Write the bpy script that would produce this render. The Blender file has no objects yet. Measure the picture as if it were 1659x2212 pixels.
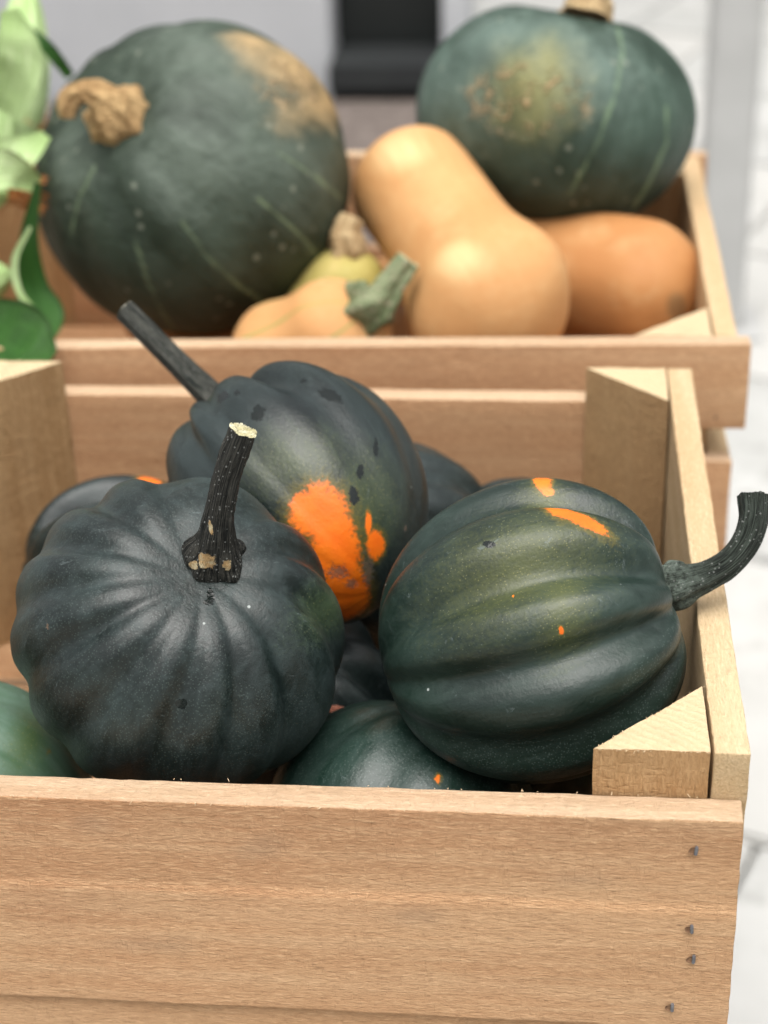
import bpy, bmesh, math, random
import numpy as np
from mathutils import Vector, Matrix, noise as mnoise
from mathutils.bvhtree import BVHTree
random.seed(7)
SC = bpy.context.scene
COL = SC.collection

# ---------------------------------------------------------------- camera
# metres; X along the front crate's front board, Y away, Z up; the origin is the
# top outer front corner of the front crate's right-hand side board
CAM = Vector((-0.07068, -0.51101, 0.36710))
CR = Vector((0.99517846, 0.09402703, -0.02790608))
CU = Vector((-0.01968829, 0.47024136, 0.88231822))
CF = Vector((-0.09608435, 0.87751466, -0.4698253))
FPX = 3780.48                       # focal length in pixels of a 1659 x 2212 picture
cd = bpy.data.cameras.new('camera'); co = bpy.data.objects.new('camera', cd); COL.objects.link(co)
m3 = Matrix((CR, CU, -CF)).transposed(); co.matrix_world = Matrix.Translation(CAM) @ m3.to_4x4()
cd.sensor_fit = 'VERTICAL'; cd.sensor_height = 36.0; cd.sensor_width = 27.0
cd.lens = 36.0 * FPX / 2212.0; cd.clip_start = 0.01; cd.clip_end = 200
cd.dof.use_dof = True; cd.dof.focus_distance = 0.655
cd.dof.aperture_fstop = cd.lens / 7.6
SC.camera = co

# ---------------------------------------------------------------- light (overcast)
SUN_EL, SUN_AZ = math.radians(75), math.radians(170)      # azimuth clockwise from +Y
w = bpy.data.worlds.new('World'); SC.world = w; w.use_nodes = True
wn, wl = w.node_tree.nodes, w.node_tree.links
sky = wn.new('ShaderNodeTexSky'); sky.sky_type = 'NISHITA'; sky.sun_disc = False
sky.sun_elevation = SUN_EL; sky.sun_rotation = SUN_AZ
sky.air_density = 1.0; sky.dust_density = 6.0; sky.ozone_density = 1.0
hs = wn.new('ShaderNodeHueSaturation'); hs.inputs['Saturation'].default_value = 0.12
wl.new(sky.outputs[0], hs.inputs['Color'])
wl.new(hs.outputs[0], wn['Background'].inputs['Color']); wn['Background'].inputs['Strength'].default_value = 0.15
sd = bpy.data.lights.new('sun', 'SUN'); so = bpy.data.objects.new('sun', sd); COL.objects.link(so)
sd.energy = 1.5; sd.angle = math.radians(55); sd.color = (1.0, 0.95, 0.88)
sdir = Vector((math.sin(SUN_AZ) * math.cos(SUN_EL), math.cos(SUN_AZ) * math.cos(SUN_EL), math.sin(SUN_EL)))
so.rotation_euler = (-sdir).to_track_quat('-Z', 'Y').to_euler(); so.location = sdir * 6
SC.view_settings.view_transform = 'Standard'; SC.view_settings.look = 'None'
SC.view_settings.gamma = 1.0; SC.view_settings.exposure = 0.58
SC.render.engine = 'CYCLES'

# ---------------------------------------------------------------- pixel -> place
def ray(x, y):
    return CF + CR * ((x - 829.5) / FPX) - CU * ((y - 1106) / FPX)
def at_y(x, y, Y):
    d = ray(x, y); return CAM + d * ((Y - CAM.y) / d.y)
def at_z(x, y, Z):
    d = ray(x, y); return CAM + d * ((Z - CAM.z) / d.z)
def depth(p): return (Vector(p) - CAM).dot(CF)
def cdir(r, u, t):                  # direction from right / up / towards-camera shares
    return (CR * r + CU * u - CF * t).normalized()
def cp(p, dx, dy, t=0.0):           # a point dx, dy pixels from p, t metres nearer
    s = depth(p) / FPX
    return p + CR * (dx * s) - CU * (dy * s) - CF * t

# ---------------------------------------------------------------- object helpers
def link(name, me, mat=None, parent=None):
    o = bpy.data.objects.new(name, me); COL.objects.link(o)
    if mat is not None:
        for m in (mat if isinstance(mat, (list, tuple)) else [mat]): me.materials.append(m)
    if parent is not None: o.parent = parent
    return o
def tag(o, label=None, cat=None, group=None, kind=None):
    if label: o['label'] = label
    if cat: o['category'] = cat
    if group: o['group'] = group
    if kind: o['kind'] = kind
    return o
def empty(name, mw):
    o = bpy.data.objects.new(name, None); COL.objects.link(o); o.matrix_world = mw
    o.empty_display_size = 0.02
    return o
def pydata(name, v, f, smooth=True):
    me = bpy.data.meshes.new(name); me.from_pydata([tuple(a) for a in v], [], f); me.update()
    if smooth: me.polygons.foreach_set('use_smooth', [True] * len(me.polygons))
    return me
def frame(origin, axis, roll=0.0, hint=None):
    z = Vector(axis).normalized()
    h = Vector(hint) if hint is not None else (Vector((0, 0, 1)) if abs(z.z) < 0.9 else Vector((0, 1, 0)))
    x = h.cross(z).normalized(); y = z.cross(x)
    m = Matrix((x, y, z)).transposed().to_4x4()
    return Matrix.Translation(Vector(origin)) @ m @ Matrix.Rotation(roll, 4, 'Z')
def grid_faces(nu, nv, closed=True):
    f = []
    for j in range(nv - 1):
        for i in range(nu if closed else nu - 1):
            a = j * nu + i; b = j * nu + (i + 1) % nu
            f.append((a, b, b + nu, a + nu))
    return f
def crom(pts, n):
    pts = [np.array(p, float) for p in pts]
    P = [2 * pts[0] - pts[1]] + pts + [2 * pts[-1] - pts[-2]]
    out = []
    for k in range(n):
        s = k / (n - 1) * (len(pts) - 1); i = min(int(s), len(pts) - 2); t = s - i
        a, b, c, d = P[i:i + 4]
        out.append(0.5 * (2 * b + (c - a) * t + (2 * a - 5 * b + 4 * c - d) * t * t + (3 * b - a - 3 * c + d) * t ** 3))
    return out

# ---------------------------------------------------------------- node helpers
class NT:
    def __init__(s, name):
        s.m = bpy.data.materials.new(name); s.m.use_nodes = True
        s.n = s.m.node_tree.nodes; s.l = s.m.node_tree.links; s.b = s.n['Principled BSDF']
    def put(s, sock, v):
        if isinstance(v, bpy.types.NodeSocket): s.l.new(v, sock)
        elif isinstance(v, (tuple, list)) and len(v) == 3 and sock.type == 'RGBA': sock.default_value = (*v, 1)
        else: sock.default_value = v
    def node(s, t, ins=None, **props):
        n = s.n.new('ShaderNode' + t)
        for k, v in props.items(): setattr(n, k, v)
        for k, v in (ins or {}).items(): s.put(n.inputs[k], v)
        return n
    def obj(s): return s.node('TexCoord').outputs['Object']
    def mapping(s, v, sc, loc=(0, 0, 0), rot=(0, 0, 0)):
        return s.node('Mapping', {'Vector': v, 'Scale': sc, 'Location': loc, 'Rotation': rot}).outputs[0]
    def noise(s, v, scale, detail=3, rough=0.55, dist=0.0):
        return s.node('TexNoise', {'Vector': v, 'Scale': scale, 'Detail': detail, 'Roughness': rough, 'Distortion': dist}).outputs['Fac']
    def ramp(s, f, lo, hi, a=0.0, b=1.0):
        return s.node('MapRange', {'Value': f, 'From Min': lo, 'From Max': hi, 'To Min': a, 'To Max': b}, interpolation_type='SMOOTHSTEP').outputs[0]
    def math(s, op, a, b=0.0):
        n = s.node('Math', operation=op); s.put(n.inputs[0], a); s.put(n.inputs[1], b); return n.outputs[0]
    def mix(s, f, a, b, mode='MIX'):
        n = s.node('Mix', data_type='RGBA', blend_type=mode); s.put(n.inputs['Factor'], f)
        s.put(n.inputs[6], a); s.put(n.inputs[7], b); return n.outputs[2]
    def attr(s, nm): return s.node('Attribute', attribute_name=nm).outputs['Fac']
    def rand(s): return s.node('ObjectInfo').outputs['Random']
    def bump(s, h, dist, strength=1.0, prev=None):
        ins = {'Height': h, 'Distance': dist, 'Strength': strength}
        if prev is not None: ins['Normal'] = prev
        return s.node('Bump', ins).outputs[0]
    def out(s, col, rough, normal=None, **kw):
        s.put(s.b.inputs['Base Color'], col); s.put(s.b.inputs['Roughness'], rough)
        if normal is not None: s.put(s.b.inputs['Normal'], normal)
        for k, v in kw.items(): s.put(s.b.inputs[k.replace('_', ' ')], v)
        return s.m

# ---------------------------------------------------------------- materials
def wood(name, axis, dark, mid, light, tone=0.0):
    t = NT(name); o = t.obj()
    off = t.node('CombineXYZ', {'X': t.math('MULTIPLY', t.rand(), 7.0), 'Y': t.math('MULTIPLY', t.rand(), 3.0), 'Z': t.math('MULTIPLY', t.rand(), 5.0)}).outputs[0]
    v = t.node('VectorMath', {0: o, 1: off}, operation='ADD').outputs[0]
    def st(a, b):
        return t.mapping(v, (a, b, b) if axis == 'X' else (b, b, a))
    broad = t.noise(st(1.6, 16), 1.0, 4, 0.6, 0.6)
    streak = t.noise(st(5, 120), 1.0, 4, 0.65)
    fib = t.noise(st(210, 1000), 1.0, 4, 0.75)
    wisp = t.noise(st(110, 1100), 1.0, 3, 0.65)
    saw = t.noise(st(480, 130), 1.0, 2, 0.6)
    blot = t.noise(v, 24, 3, 0.6); tint = t.noise(v, 7, 3, 0.6)
    c = t.mix(t.ramp(broad, 0.36, 0.64), tuple(x * 0.9 for x in dark), mid)
    c = t.mix(t.ramp(streak, 0.40, 0.70, 0, 0.55), c, light)
    c = t.mix(t.ramp(tint, 0.42, 0.72, 0, 0.35), c, (dark[0] * 1.06, dark[1] * 0.92, dark[2] * 0.9))
    c = t.mix(t.ramp(fib, 0.50, 0.70, 0, 0.5), c, tuple(min(1, x * 1.2) for x in light))
    c = t.mix(t.ramp(wisp, 0.60, 0.70, 0, 0.5), c, tuple(min(1, x * 1.3) for x in light))
    c = t.mix(t.ramp(fib, 0.50, 0.32, 0, 0.42), c, tuple(x * 0.62 for x in dark))
    sawz = t.math('MULTIPLY', t.ramp(saw, 0.52, 0.70), t.ramp(blot, 0.3, 0.62))
    c = t.mix(t.math('MULTIPLY', sawz, 0.06), c, tuple(x * 0.62 for x in dark))
    c = t.mix(t.ramp(blot, 0.58, 0.78, 0, 0.14), c, tuple(x * 0.5 for x in dark))
    c = t.mix(t.math('MULTIPLY', t.rand(), 0.30), c, (dark[0] * 1.05, dark[1] * 0.9, dark[2] * 0.8))
    stn = t.ramp(t.math('ADD', t.attr('stain'), t.math('MULTIPLY', t.math('SUBTRACT', t.noise(v, 160, 4, 0.7), 0.5), 1.3)), 0.12, 0.75)
    c = t.mix(t.math('MULTIPLY', stn, 0.75), c, tuple(x * 0.34 for x in dark))
    smg = t.ramp(t.math('ADD', t.attr('smudge'), t.math('MULTIPLY', t.math('SUBTRACT', t.noise(v, 40, 4, 0.7), 0.5), 0.8)), 0.05, 1.0)
    c = t.mix(t.math('MULTIPLY', smg, 0.22), c, (0.27, 0.21, 0.15))
    h = t.math('ADD', t.math('MULTIPLY', fib, 1.2), t.math('ADD', t.math('MULTIPLY', streak, 0.25), t.math('MULTIPLY', sawz, -0.2)))
    return t.out(c, 0.8, t.bump(h, 0.0016, 1.0), Specular_IOR_Level=0.2)
W_X = wood('sawn_wood_along', 'X', (0.53, 0.295, 0.152), (0.62, 0.373, 0.202), (0.71, 0.475, 0.280))
W_Z = wood('sawn_wood_upright', 'Z', (0.46, 0.275, 0.125), (0.54, 0.345, 0.170), (0.62, 0.42, 0.225))
W_Y = wood('sawn_wood_pale', 'X', (0.62, 0.43, 0.23), (0.70, 0.52, 0.30), (0.78, 0.62, 0.40))
W_E = wood('sawn_wood_edge_lit', 'X', (0.66, 0.45, 0.28), (0.72, 0.52, 0.34), (0.78, 0.60, 0.41))  # board edges: sawn wood tone lightened to carry the overhead light
W_YE = wood('sawn_wood_pale_edge_lit', 'X', (0.70, 0.51, 0.29), (0.77, 0.59, 0.36), (0.83, 0.68, 0.45))  # same for the pale boards: overhead light put into the edge colour
def endgrain():
    t = NT('sawn_end_grain'); o = t.obj()
    rings = t.node('TexWave', {'Vector': t.mapping(o, (1, 1, 1), (0.03, 0.09, 0), (0, 0, 0.5)), 'Scale': 90.0, 'Distortion': 3.0, 'Detail': 2.0}, wave_type='RINGS', rings_direction='Z').outputs['Fac']
    fine = t.noise(o, 900, 3, 0.7); blot = t.noise(o, 60, 3)
    c = t.mix(t.ramp(rings, 0.2, 0.9), (0.58, 0.44, 0.265), (0.61, 0.47, 0.29))
    c = t.mix(t.ramp(fine, 0.5, 0.75, 0, 0.6), c, (0.68, 0.54, 0.36))
    c = t.mix(t.ramp(blot, 0.5, 0.8, 0, 0.4), c, (0.36, 0.26, 0.15))
    return t.out(c, 0.85, t.bump(t.math('ADD', fine, t.math('MULTIPLY', rings, 0.3)), 0.0008), Specular_IOR_Level=0.2)
ENDG = endgrain()

def squash_skin(name, deep, mid, bloomc, bloom=0.45, rough=0.40, speck=1.0, green=(0.055, 0.085, 0.035)):
    t = NT(name); o = t.obj()
    big = t.noise(o, 14, 3, 0.6, 0.4); med = t.noise(o, 70, 4, 0.6); fine = t.noise(o, 650, 3, 0.6)
    streak = t.noise(t.mapping(o, (150, 150, 26)), 1.0, 4, 0.65, 0.6)
    ora, pal, wet, drt = t.attr('orange'), t.attr('pale'), t.attr('wet'), t.attr('dirt')
    c = t.mix(t.ramp(big, 0.35, 0.7), deep, mid)
    bl = t.math('MULTIPLY', t.ramp(t.math('ADD', t.math('MULTIPLY', streak, 0.6), t.math('MULTIPLY', big, 0.5)), 0.42, 0.75), bloom)
    c = t.mix(bl, c, bloomc)
    # yellow-green zones, broken up along the ribs
    pf = t.ramp(t.math('ADD', pal, t.math('MULTIPLY', t.math('SUBTRACT', t.math('ADD', fine, streak), 1.0), 0.8)), 0.0, 1.15)
    c = t.mix(t.math('MULTIPLY', pf, 0.7), c, green)
    # pin-prick flecks
    vor = t.node('TexVoronoi', {'Vector': o, 'Scale': 980.0, 'Randomness': 1.0}, feature='F1')
    keep = t.node('SeparateColor', {0: vor.outputs['Color']}).outputs[0]
    dot = t.math('MULTIPLY', t.ramp(vor.outputs['Distance'], 0.36, 0.16),
                 t.ramp(keep, t.math('SUBTRACT', 0.93, t.math('MULTIPLY', pal, 0.5)), t.math('SUBTRACT', 0.96, t.math('MULTIPLY', pal, 0.45))))
    c = t.mix(t.math('MULTIPLY', dot, 0.26 * speck), c, t.mix(t.ramp(pal, 0.1, 0.7), (0.13, 0.17, 0.15), (0.30, 0.28, 0.10)))
    vor2 = t.node('TexVoronoi', {'Vector': o, 'Scale': 170.0, 'Randomness': 1.0}, feature='F1')
    keep2 = t.node('SeparateColor', {0: vor2.outputs['Color']}).outputs[0]
    dot2 = t.math('MULTIPLY', t.ramp(vor2.outputs['Distance'], 0.13, 0.07), t.ramp(keep2, 0.978, 0.982))
    c = t.mix(t.math('MULTIPLY', dot2, 0.75 * speck), c, (0.42, 0.46, 0.44))
    # scratches / scuffs
    scf = t.math('MULTIPLY', t.ramp(t.noise(t.mapping(o, (60, 240, 90), (0, 0, 0), (0.3, 0.5, 0.2)), 1.0, 5, 0.75, 1.2), 0.62, 0.74), 0.42)
    c = t.mix(scf, c, (0.16, 0.20, 0.20))
    jit = t.math('MULTIPLY', t.math('SUBTRACT', t.math('ADD', t.math('ADD', t.math('MULTIPLY', med, 0.5), t.math('MULTIPLY', fine, 0.9)), t.math('MULTIPLY', streak, 0.35)), 0.86), 1.0)
    halo = t.ramp(t.math('ADD', ora, jit), -0.55, 0.05)
    c = t.mix(t.math('MULTIPLY', halo, 0.55), c, (0.15, 0.115, 0.012))
    of = t.ramp(t.math('ADD', ora, jit), -0.08, 0.32)
    oc = t.mix(t.ramp(med, 0.3, 0.75), (0.82, 0.135, 0.004), (0.86, 0.19, 0.008))
    c = t.mix(of, c, oc)
    wj = t.math('ADD', wet, t.math('MULTIPLY', t.math('SUBTRACT', t.noise(o, 420, 4, 0.75), 0.5), 1.6))
    wf = t.ramp(wj, 0.2, 0.26)
    c = t.mix(wf, c, (0.004, 0.007, 0.006))
    df = t.math('MULTIPLY', t.ramp(t.math('ADD', drt, t.math('MULTIPLY', t.math('SUBTRACT', t.noise(o, 620, 5, 0.85), 0.5), 2.6)), 0.55, 0.75), 0.75)
    c = t.mix(df, c, (0.15, 0.10, 0.065))
    r = t.math('ADD', rough - 0.08, t.math('MULTIPLY', t.math('ADD', bl, t.math('MULTIPLY', med, 0.1)), 0.3))
    r = t.mix(wf, t.mix(t.math('MAXIMUM', df, 0.0), r, (0.9, 0.9, 0.9)), (0.08, 0.08, 0.08))
    hgt = t.math('ADD', t.math('MULTIPLY', fine, 0.20), t.math('ADD', t.math('MULTIPLY', med, 0.5), t.math('ADD', t.math('MULTIPLY', df, 0.8), t.math('MULTIPLY', streak, 0.25))))
    return t.out(c, r, t.bump(hgt, 0.0011, 0.7), Specular_IOR_Level=0.5)
SK_A = squash_skin('acorn_skin_slate', (0.0040, 0.0085, 0.0076), (0.0085, 0.0165, 0.0138), (0.046, 0.069, 0.069), 0.46, rough=0.46, speck=0.8)
SK_B = squash_skin('acorn_skin_green', (0.0050, 0.0140, 0.0100), (0.0095, 0.0240, 0.0165), (0.040, 0.066, 0.056), 0.40, rough=0.45, speck=1.1, green=(0.085, 0.095, 0.022))
SK_C = squash_skin('acorn_skin_blue', (0.0042, 0.0082, 0.0082), (0.0080, 0.0150, 0.0135), (0.038, 0.056, 0.057), 0.40, rough=0.44, green=(0.045, 0.062, 0.018))
SK_H = squash_skin('acorn_skin_teal', (0.006, 0.018, 0.013), (0.011, 0.031, 0.022), (0.048, 0.08, 0.070), 0.42, speck=1.3)
SK_I = squash_skin('acorn_skin_pale', (0.05, 0.10, 0.055), (0.075, 0.145, 0.085), (0.17, 0.25, 0.21), 0.6, speck=1.4, green=(0.07, 0.11, 0.02))

def stem_mat(name, base, hi, specks=1.0, tanc=(0.55, 0.36, 0.17)):
    t = NT(name); o = t.obj()
    al = t.attr('around'); le = t.attr('along')
    uv = t.node('CombineXYZ', {'X': t.math('MULTIPLY', al, 42.0), 'Y': t.math('MULTIPLY', le, 5.0)}).outputs[0]
    st = t.noise(uv, 1.0, 4, 0.7); n = t.noise(o, 420, 4, 0.7)
    c = t.mix(t.ramp(st, 0.42, 0.62), base, hi)
    c = t.mix(t.math('MULTIPLY', t.attr('wornpale'), t.ramp(n, 0.3, 0.7)), c, (0.30, 0.37, 0.31))
    vor = t.node('TexVoronoi', {'Vector': o, 'Scale': 900.0}, feature='F1')
    keep = t.node('SeparateColor', {0: vor.outputs['Color']}).outputs[0]
    dot = t.math('MULTIPLY', t.ramp(vor.outputs['Distance'], 0.42, 0.25), t.ramp(keep, 0.80, 0.82))
    c = t.mix(t.math('MULTIPLY', dot, 0.7 * specks), c, (0.34, 0.35, 0.33))
    tf = t.ramp(t.math('ADD', t.attr('tan'), t.math('MULTIPLY', t.math('SUBTRACT', n, 0.5), 1.2)), 0.15, 0.32)
    c = t.mix(tf, c, t.mix(t.ramp(t.noise(o, 260, 3), 0.4, 0.65), tanc, (0.70, 0.60, 0.38)))
    h = t.math('ADD', st, t.math('MULTIPLY', n, 0.5))
    return t.out(c, 0.7, t.bump(h, 0.003, 1.0), Specular_IOR_Level=0.25)
ST_A = stem_mat('stem_black', (0.009, 0.010, 0.009), (0.075, 0.073, 0.062))
ST_B = stem_mat('stem_dark_green', (0.011, 0.015, 0.011), (0.085, 0.105, 0.085))
ST_C = stem_mat('stem_grey', (0.012, 0.017, 0.014), (0.14, 0.14, 0.12), 0.5)
def simple(name, c1, c2, scale, rough=0.6, bump=0.0008, c3=None, spec=0.4, **kw):
    t = NT(name); o = t.obj(); n = t.noise(o, scale, 5, 0.65); n2 = t.noise(o, scale * 5, 3, 0.6)
    c = t.mix(t.ramp(n, 0.35, 0.68), c1, c2)
    if c3: c = t.mix(t.ramp(n2, 0.52, 0.72), c, c3)
    return t.out(c, rough, t.bump(t.math('ADD', n, t.math('MULTIPLY', n2, 0.4)), bump), Specular_IOR_Level=spec, **kw)
CUT = simple('cut_stem_end', (0.50, 0.45, 0.24), (0.72, 0.69, 0.50), 300, 0.9, 0.002, (0.12, 0.11, 0.07))
CUT_D = simple('cut_stem_end_grey', (0.30, 0.29, 0.22), (0.55, 0.54, 0.45), 300, 0.9, 0.001, (0.10, 0.10, 0.08))
CORK = simple('corky_stem', (0.34, 0.21, 0.095), (0.54, 0.37, 0.18), 75, 0.9, 0.006, (0.20, 0.12, 0.05), 0.2)
CORK_P = simple('corky_stem_pale', (0.36, 0.25, 0.13), (0.55, 0.42, 0.24), 75, 0.9, 0.004, (0.24, 0.16, 0.08), 0.2)
GSTEM = simple('green_grey_stem', (0.10, 0.13, 0.06), (0.22, 0.25, 0.14), 60, 0.75, 0.002, (0.33, 0.29, 0.20), 0.3)
METAL = simple('staple_wire', (0.12, 0.12, 0.13), (0.20, 0.20, 0.21), 500, 0.45, 0.0002, None, 0.5, Metallic=0.3)
HOLE = simple('torn_wood_hole', (0.17, 0.09, 0.05), (0.26, 0.15, 0.08), 600, 0.95, 0.0005)
LEAFBIT = simple('dried_petal', (0.28, 0.10, 0.06), (0.42, 0.18, 0.12), 200, 0.8, 0.0008)

def kabocha_skin(name, deep, mid, bloomc, stripec, patchc):
    t = NT(name); o = t.obj()
    big = t.noise(o, 9, 4, 0.6, 0.5); med = t.noise(o, 45, 4, 0.65); fine = t.noise(o, 300, 3, 0.6)
    stripe, ora, pale, spk = t.attr('stripe'), t.attr('orange'), t.attr('pale'), t.attr('wet')
    streak = t.noise(t.mapping(o, (70, 70, 14)), 1.0, 4, 0.65, 0.5)
    c = t.mix(t.ramp(big, 0.35, 0.7), deep, mid)
    pf = t.ramp(t.math('ADD', pale, t.math('MULTIPLY', t.math('SUBTRACT', t.math('ADD', med, streak), 1.0), 0.9)), 0.05, 1.1, 0, 0.6)
    c = t.mix(pf, c, bloomc)
    c = t.mix(t.ramp(t.math('ADD', big, t.math('MULTIPLY', streak, 0.6)), 0.6, 1.05, 0.0, 0.22), c, bloomc)
    c = t.mix(t.math('MULTIPLY', t.ramp(t.math('ADD', stripe, t.math('MULTIPLY', t.math('SUBTRACT', med, 0.5), 0.9)), 0.35, 0.85), 0.6), c, stripec)
    vor = t.node('TexVoronoi', {'Vector': o, 'Scale': 110.0}, feature='F1')
    keep = t.node('SeparateColor', {0: vor.outputs['Color']}).outputs[0]
    dot = t.math('MULTIPLY', t.ramp(vor.outputs['Distance'], 0.30, 0.14), t.ramp(keep, 0.90, 0.93))
    c = t.mix(t.math('MULTIPLY', dot, 0.35), c, (0.34, 0.36, 0.28))
    of = t.ramp(t.math('ADD', ora, t.math('MULTIPLY', t.math('SUBTRACT', t.math('ADD', med, t.math('MULTIPLY', streak, 0.6)), 0.8), 1.2)), -0.35, 1.0)
    c = t.mix(t.math('MULTIPLY', of, 0.62), c, t.mix(t.ramp(fine, 0.35, 0.7), patchc, tuple(min(1, x * 1.35) for x in patchc)))
    wt = t.math('MULTIPLY', t.ramp(spk, 0.1, 0.5), t.ramp(t.noise(o, 130, 3, 0.7), 0.50, 0.66))
    c = t.mix(t.math('MULTIPLY', wt, 0.85), c, (0.42, 0.29, 0.15))
    h = t.math('ADD', t.math('MULTIPLY', t.math('ADD', med, t.math('MULTIPLY', streak, 0.9)), 0.8), t.math('ADD', t.math('MULTIPLY', fine, 0.3), t.math('MULTIPLY', wt, 1.0)))
    return t.out(c, 0.6, t.bump(h, 0.0028, 0.8), Specular_IOR_Level=0.4)
SK_K = kabocha_skin('kabocha_skin_dark', (0.008, 0.017, 0.008), (0.016, 0.032, 0.017), (0.125, 0.158, 0.125), (0.17, 0.23, 0.13), (0.50, 0.33, 0.15))
SK_M = kabocha_skin('kabocha_skin_teal', (0.009, 0.024, 0.013), (0.016, 0.039, 0.023), (0.16, 0.225, 0.19), (0.17, 0.25, 0.14), (0.22, 0.20, 0.06))

def butternut_skin(name, c1, c2, c3):
    t = NT(name); o = t.obj(); big = t.noise(o, 11, 4, 0.6, 0.3); med = t.noise(o, 60, 4, 0.6)
    c = t.mix(t.ramp(big, 0.35, 0.7), c1, c2)
    c = t.mix(t.ramp(med, 0.62, 0.8, 0, 0.35), c, c3)
    c = t.mix(t.math('MULTIPLY', t.ramp(t.math('ADD', t.attr('stripe'), t.math('MULTIPLY', t.math('SUBTRACT', med, 0.5), 0.6)), 0.4, 0.75), 0.7), c, (0.24, 0.28, 0.08))
    c = t.mix(t.ramp(t.math('ADD', t.attr('dirt'), t.math('MULTIPLY', t.math('SUBTRACT', med, 0.5), 0.7)), 0.1, 0.6, 0, 0.8), c, (0.24, 0.15, 0.07))
    c = t.mix(t.ramp(t.attr('pale'), 0.0, 0.9, 0, 0.6), c, (0.80, 0.62, 0.32))
    fib = t.noise(t.mapping(o, (240, 240, 18)), 1.0, 4, 0.7, 0.4); scr = t.noise(t.mapping(o, (50, 260, 120), (0, 0, 0), (0.4, 0.9, 0.3)), 1.0, 5, 0.8, 1.0)
    c = t.mix(t.ramp(fib, 0.45, 0.75, 0, 0.35), c, c3)
    c = t.mix(t.ramp(scr, 0.63, 0.75, 0, 0.45), c, (0.50, 0.36, 0.20))
    c = t.mix(t.ramp(t.noise(o, 28, 4, 0.7), 0.5, 0.8, 0, 0.4), c, (0.62, 0.42, 0.21))
    r = t.math('ADD', 0.5, t.math('MULTIPLY', med, 0.25))
    return t.out(c, r, t.bump(t.math('ADD', big, t.math('ADD', t.math('MULTIPLY', med, 0.25), t.math('MULTIPLY', fib, 0.12))), 0.0022, 0.7), Specular_IOR_Level=0.28)
BN = butternut_skin('butternut_skin', (0.54, 0.280, 0.110), (0.60, 0.345, 0.150), (0.48, 0.215, 0.070))
BN_O = butternut_skin('butternut_skin_deep', (0.44, 0.200, 0.070), (0.50, 0.250, 0.095), (0.36, 0.150, 0.050))
BN_Y = butternut_skin('gourd_skin_yellow', (0.33, 0.28, 0.07), (0.42, 0.36, 0.11), (0.50, 0.42, 0.20))
HUSK = None

# ---------------------------------------------------------------- shape builders
def squash_verts(R, top, bot, lobes, ldepth, lpow, nu, nv, seed, dimple=0.10, dimw=0.34, ptop=0.92, pbot=0.92, twist=0.0, phase=0.0, tipk=0.0, wob=0.02, valleys=None, base=0.6, shoulder=0.55):
    rng = np.random.RandomState(seed)
    ph = np.linspace(0, math.pi, nv)                       # 0 = stem end, pi = blossom end
    th = np.linspace(0, 2 * math.pi, nu, endpoint=False)
    PH, TH = np.meshgrid(ph, th, indexing='ij')
    a = rng.uniform(-1, 1, 4); b = rng.uniform(0, 6.28, 4)
    if valleys is None:
        valleys = [(k + rng.uniform(-0.17, 0.17)) * 360.0 / lobes for k in range(lobes)]
    va = np.sort(np.radians(np.array(valleys, float)) % (2 * math.pi)); nvl = len(va)
    ld = rng.uniform(0.75, 1.15, nvl)
    T2 = (TH + phase + twist * (PH - 0.7) + 0.025 * a[0] * np.sin(3 * PH + TH + b[2])) % (2 * math.pi)
    ext = np.concatenate([[va[-1] - 2 * math.pi], va, [va[0] + 2 * math.pi]])
    ide = np.concatenate([[ld[-1]], ld, [ld[0]]])
    idx = np.searchsorted(ext, T2, side='right') - 1; idx = np.clip(idx, 0, nvl)
    w0, w1 = ext[idx], ext[idx + 1]
    u = (T2 - w0) / (w1 - w0)
    gap = np.diff(ext); sz = np.array([np.clip(min(gap[max(k - 1, 0)], gap[min(k, nvl)]) / 0.6, 0.6, 1.1) for k in range(nvl + 2)]); sz[0] = sz[nvl]; sz[nvl + 1] = sz[1]; ide = ide * sz
    dep = np.where(u < 0.5, ide[idx], ide[np.minimum(idx + 1, nvl + 1)])
    val = (0.5 + 0.5 * np.cos(2 * math.pi * u)) ** lpow
    wgt = np.clip((PH - 0.08) / 0.58, 0, 1) * np.clip(np.sin(PH) ** 0.5, 0, 1) * (base + shoulder * np.exp(-((PH - 0.8) / 0.55) ** 2)) * np.clip((math.pi - PH) / 0.9, 0, 1) ** 0.7
    r = np.where(PH < math.pi / 2, np.sin(PH) ** ptop, np.sin(PH) ** pbot)
    z = np.where(PH < math.pi / 2, top * np.cos(PH), bot * np.cos(PH))
    z = z - tipk * bot * np.exp(-((math.pi - PH) / 0.33) ** 2)
    r = r * R
    k = 1 - ldepth * val * wgt * dep
    low = 1 + wob * (np.sin(2 * TH + b[0]) * np.sin(PH) + 0.7 * np.sin(3 * TH + b[1]) * np.sin(2 * PH))
    r = r * k * low; z = z * (1 - 0.8 * ldepth * val * wgt * dep)
    z = z - dimple * top * np.exp(-(PH / dimw) ** 2)
    V = np.stack([r * np.cos(TH), r * np.sin(TH), z], -1).reshape(-1, 3)
    F = grid_faces(nu, nv)
    return V, F, u.reshape(-1), PH.reshape(-1), TH.reshape(-1)

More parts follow.
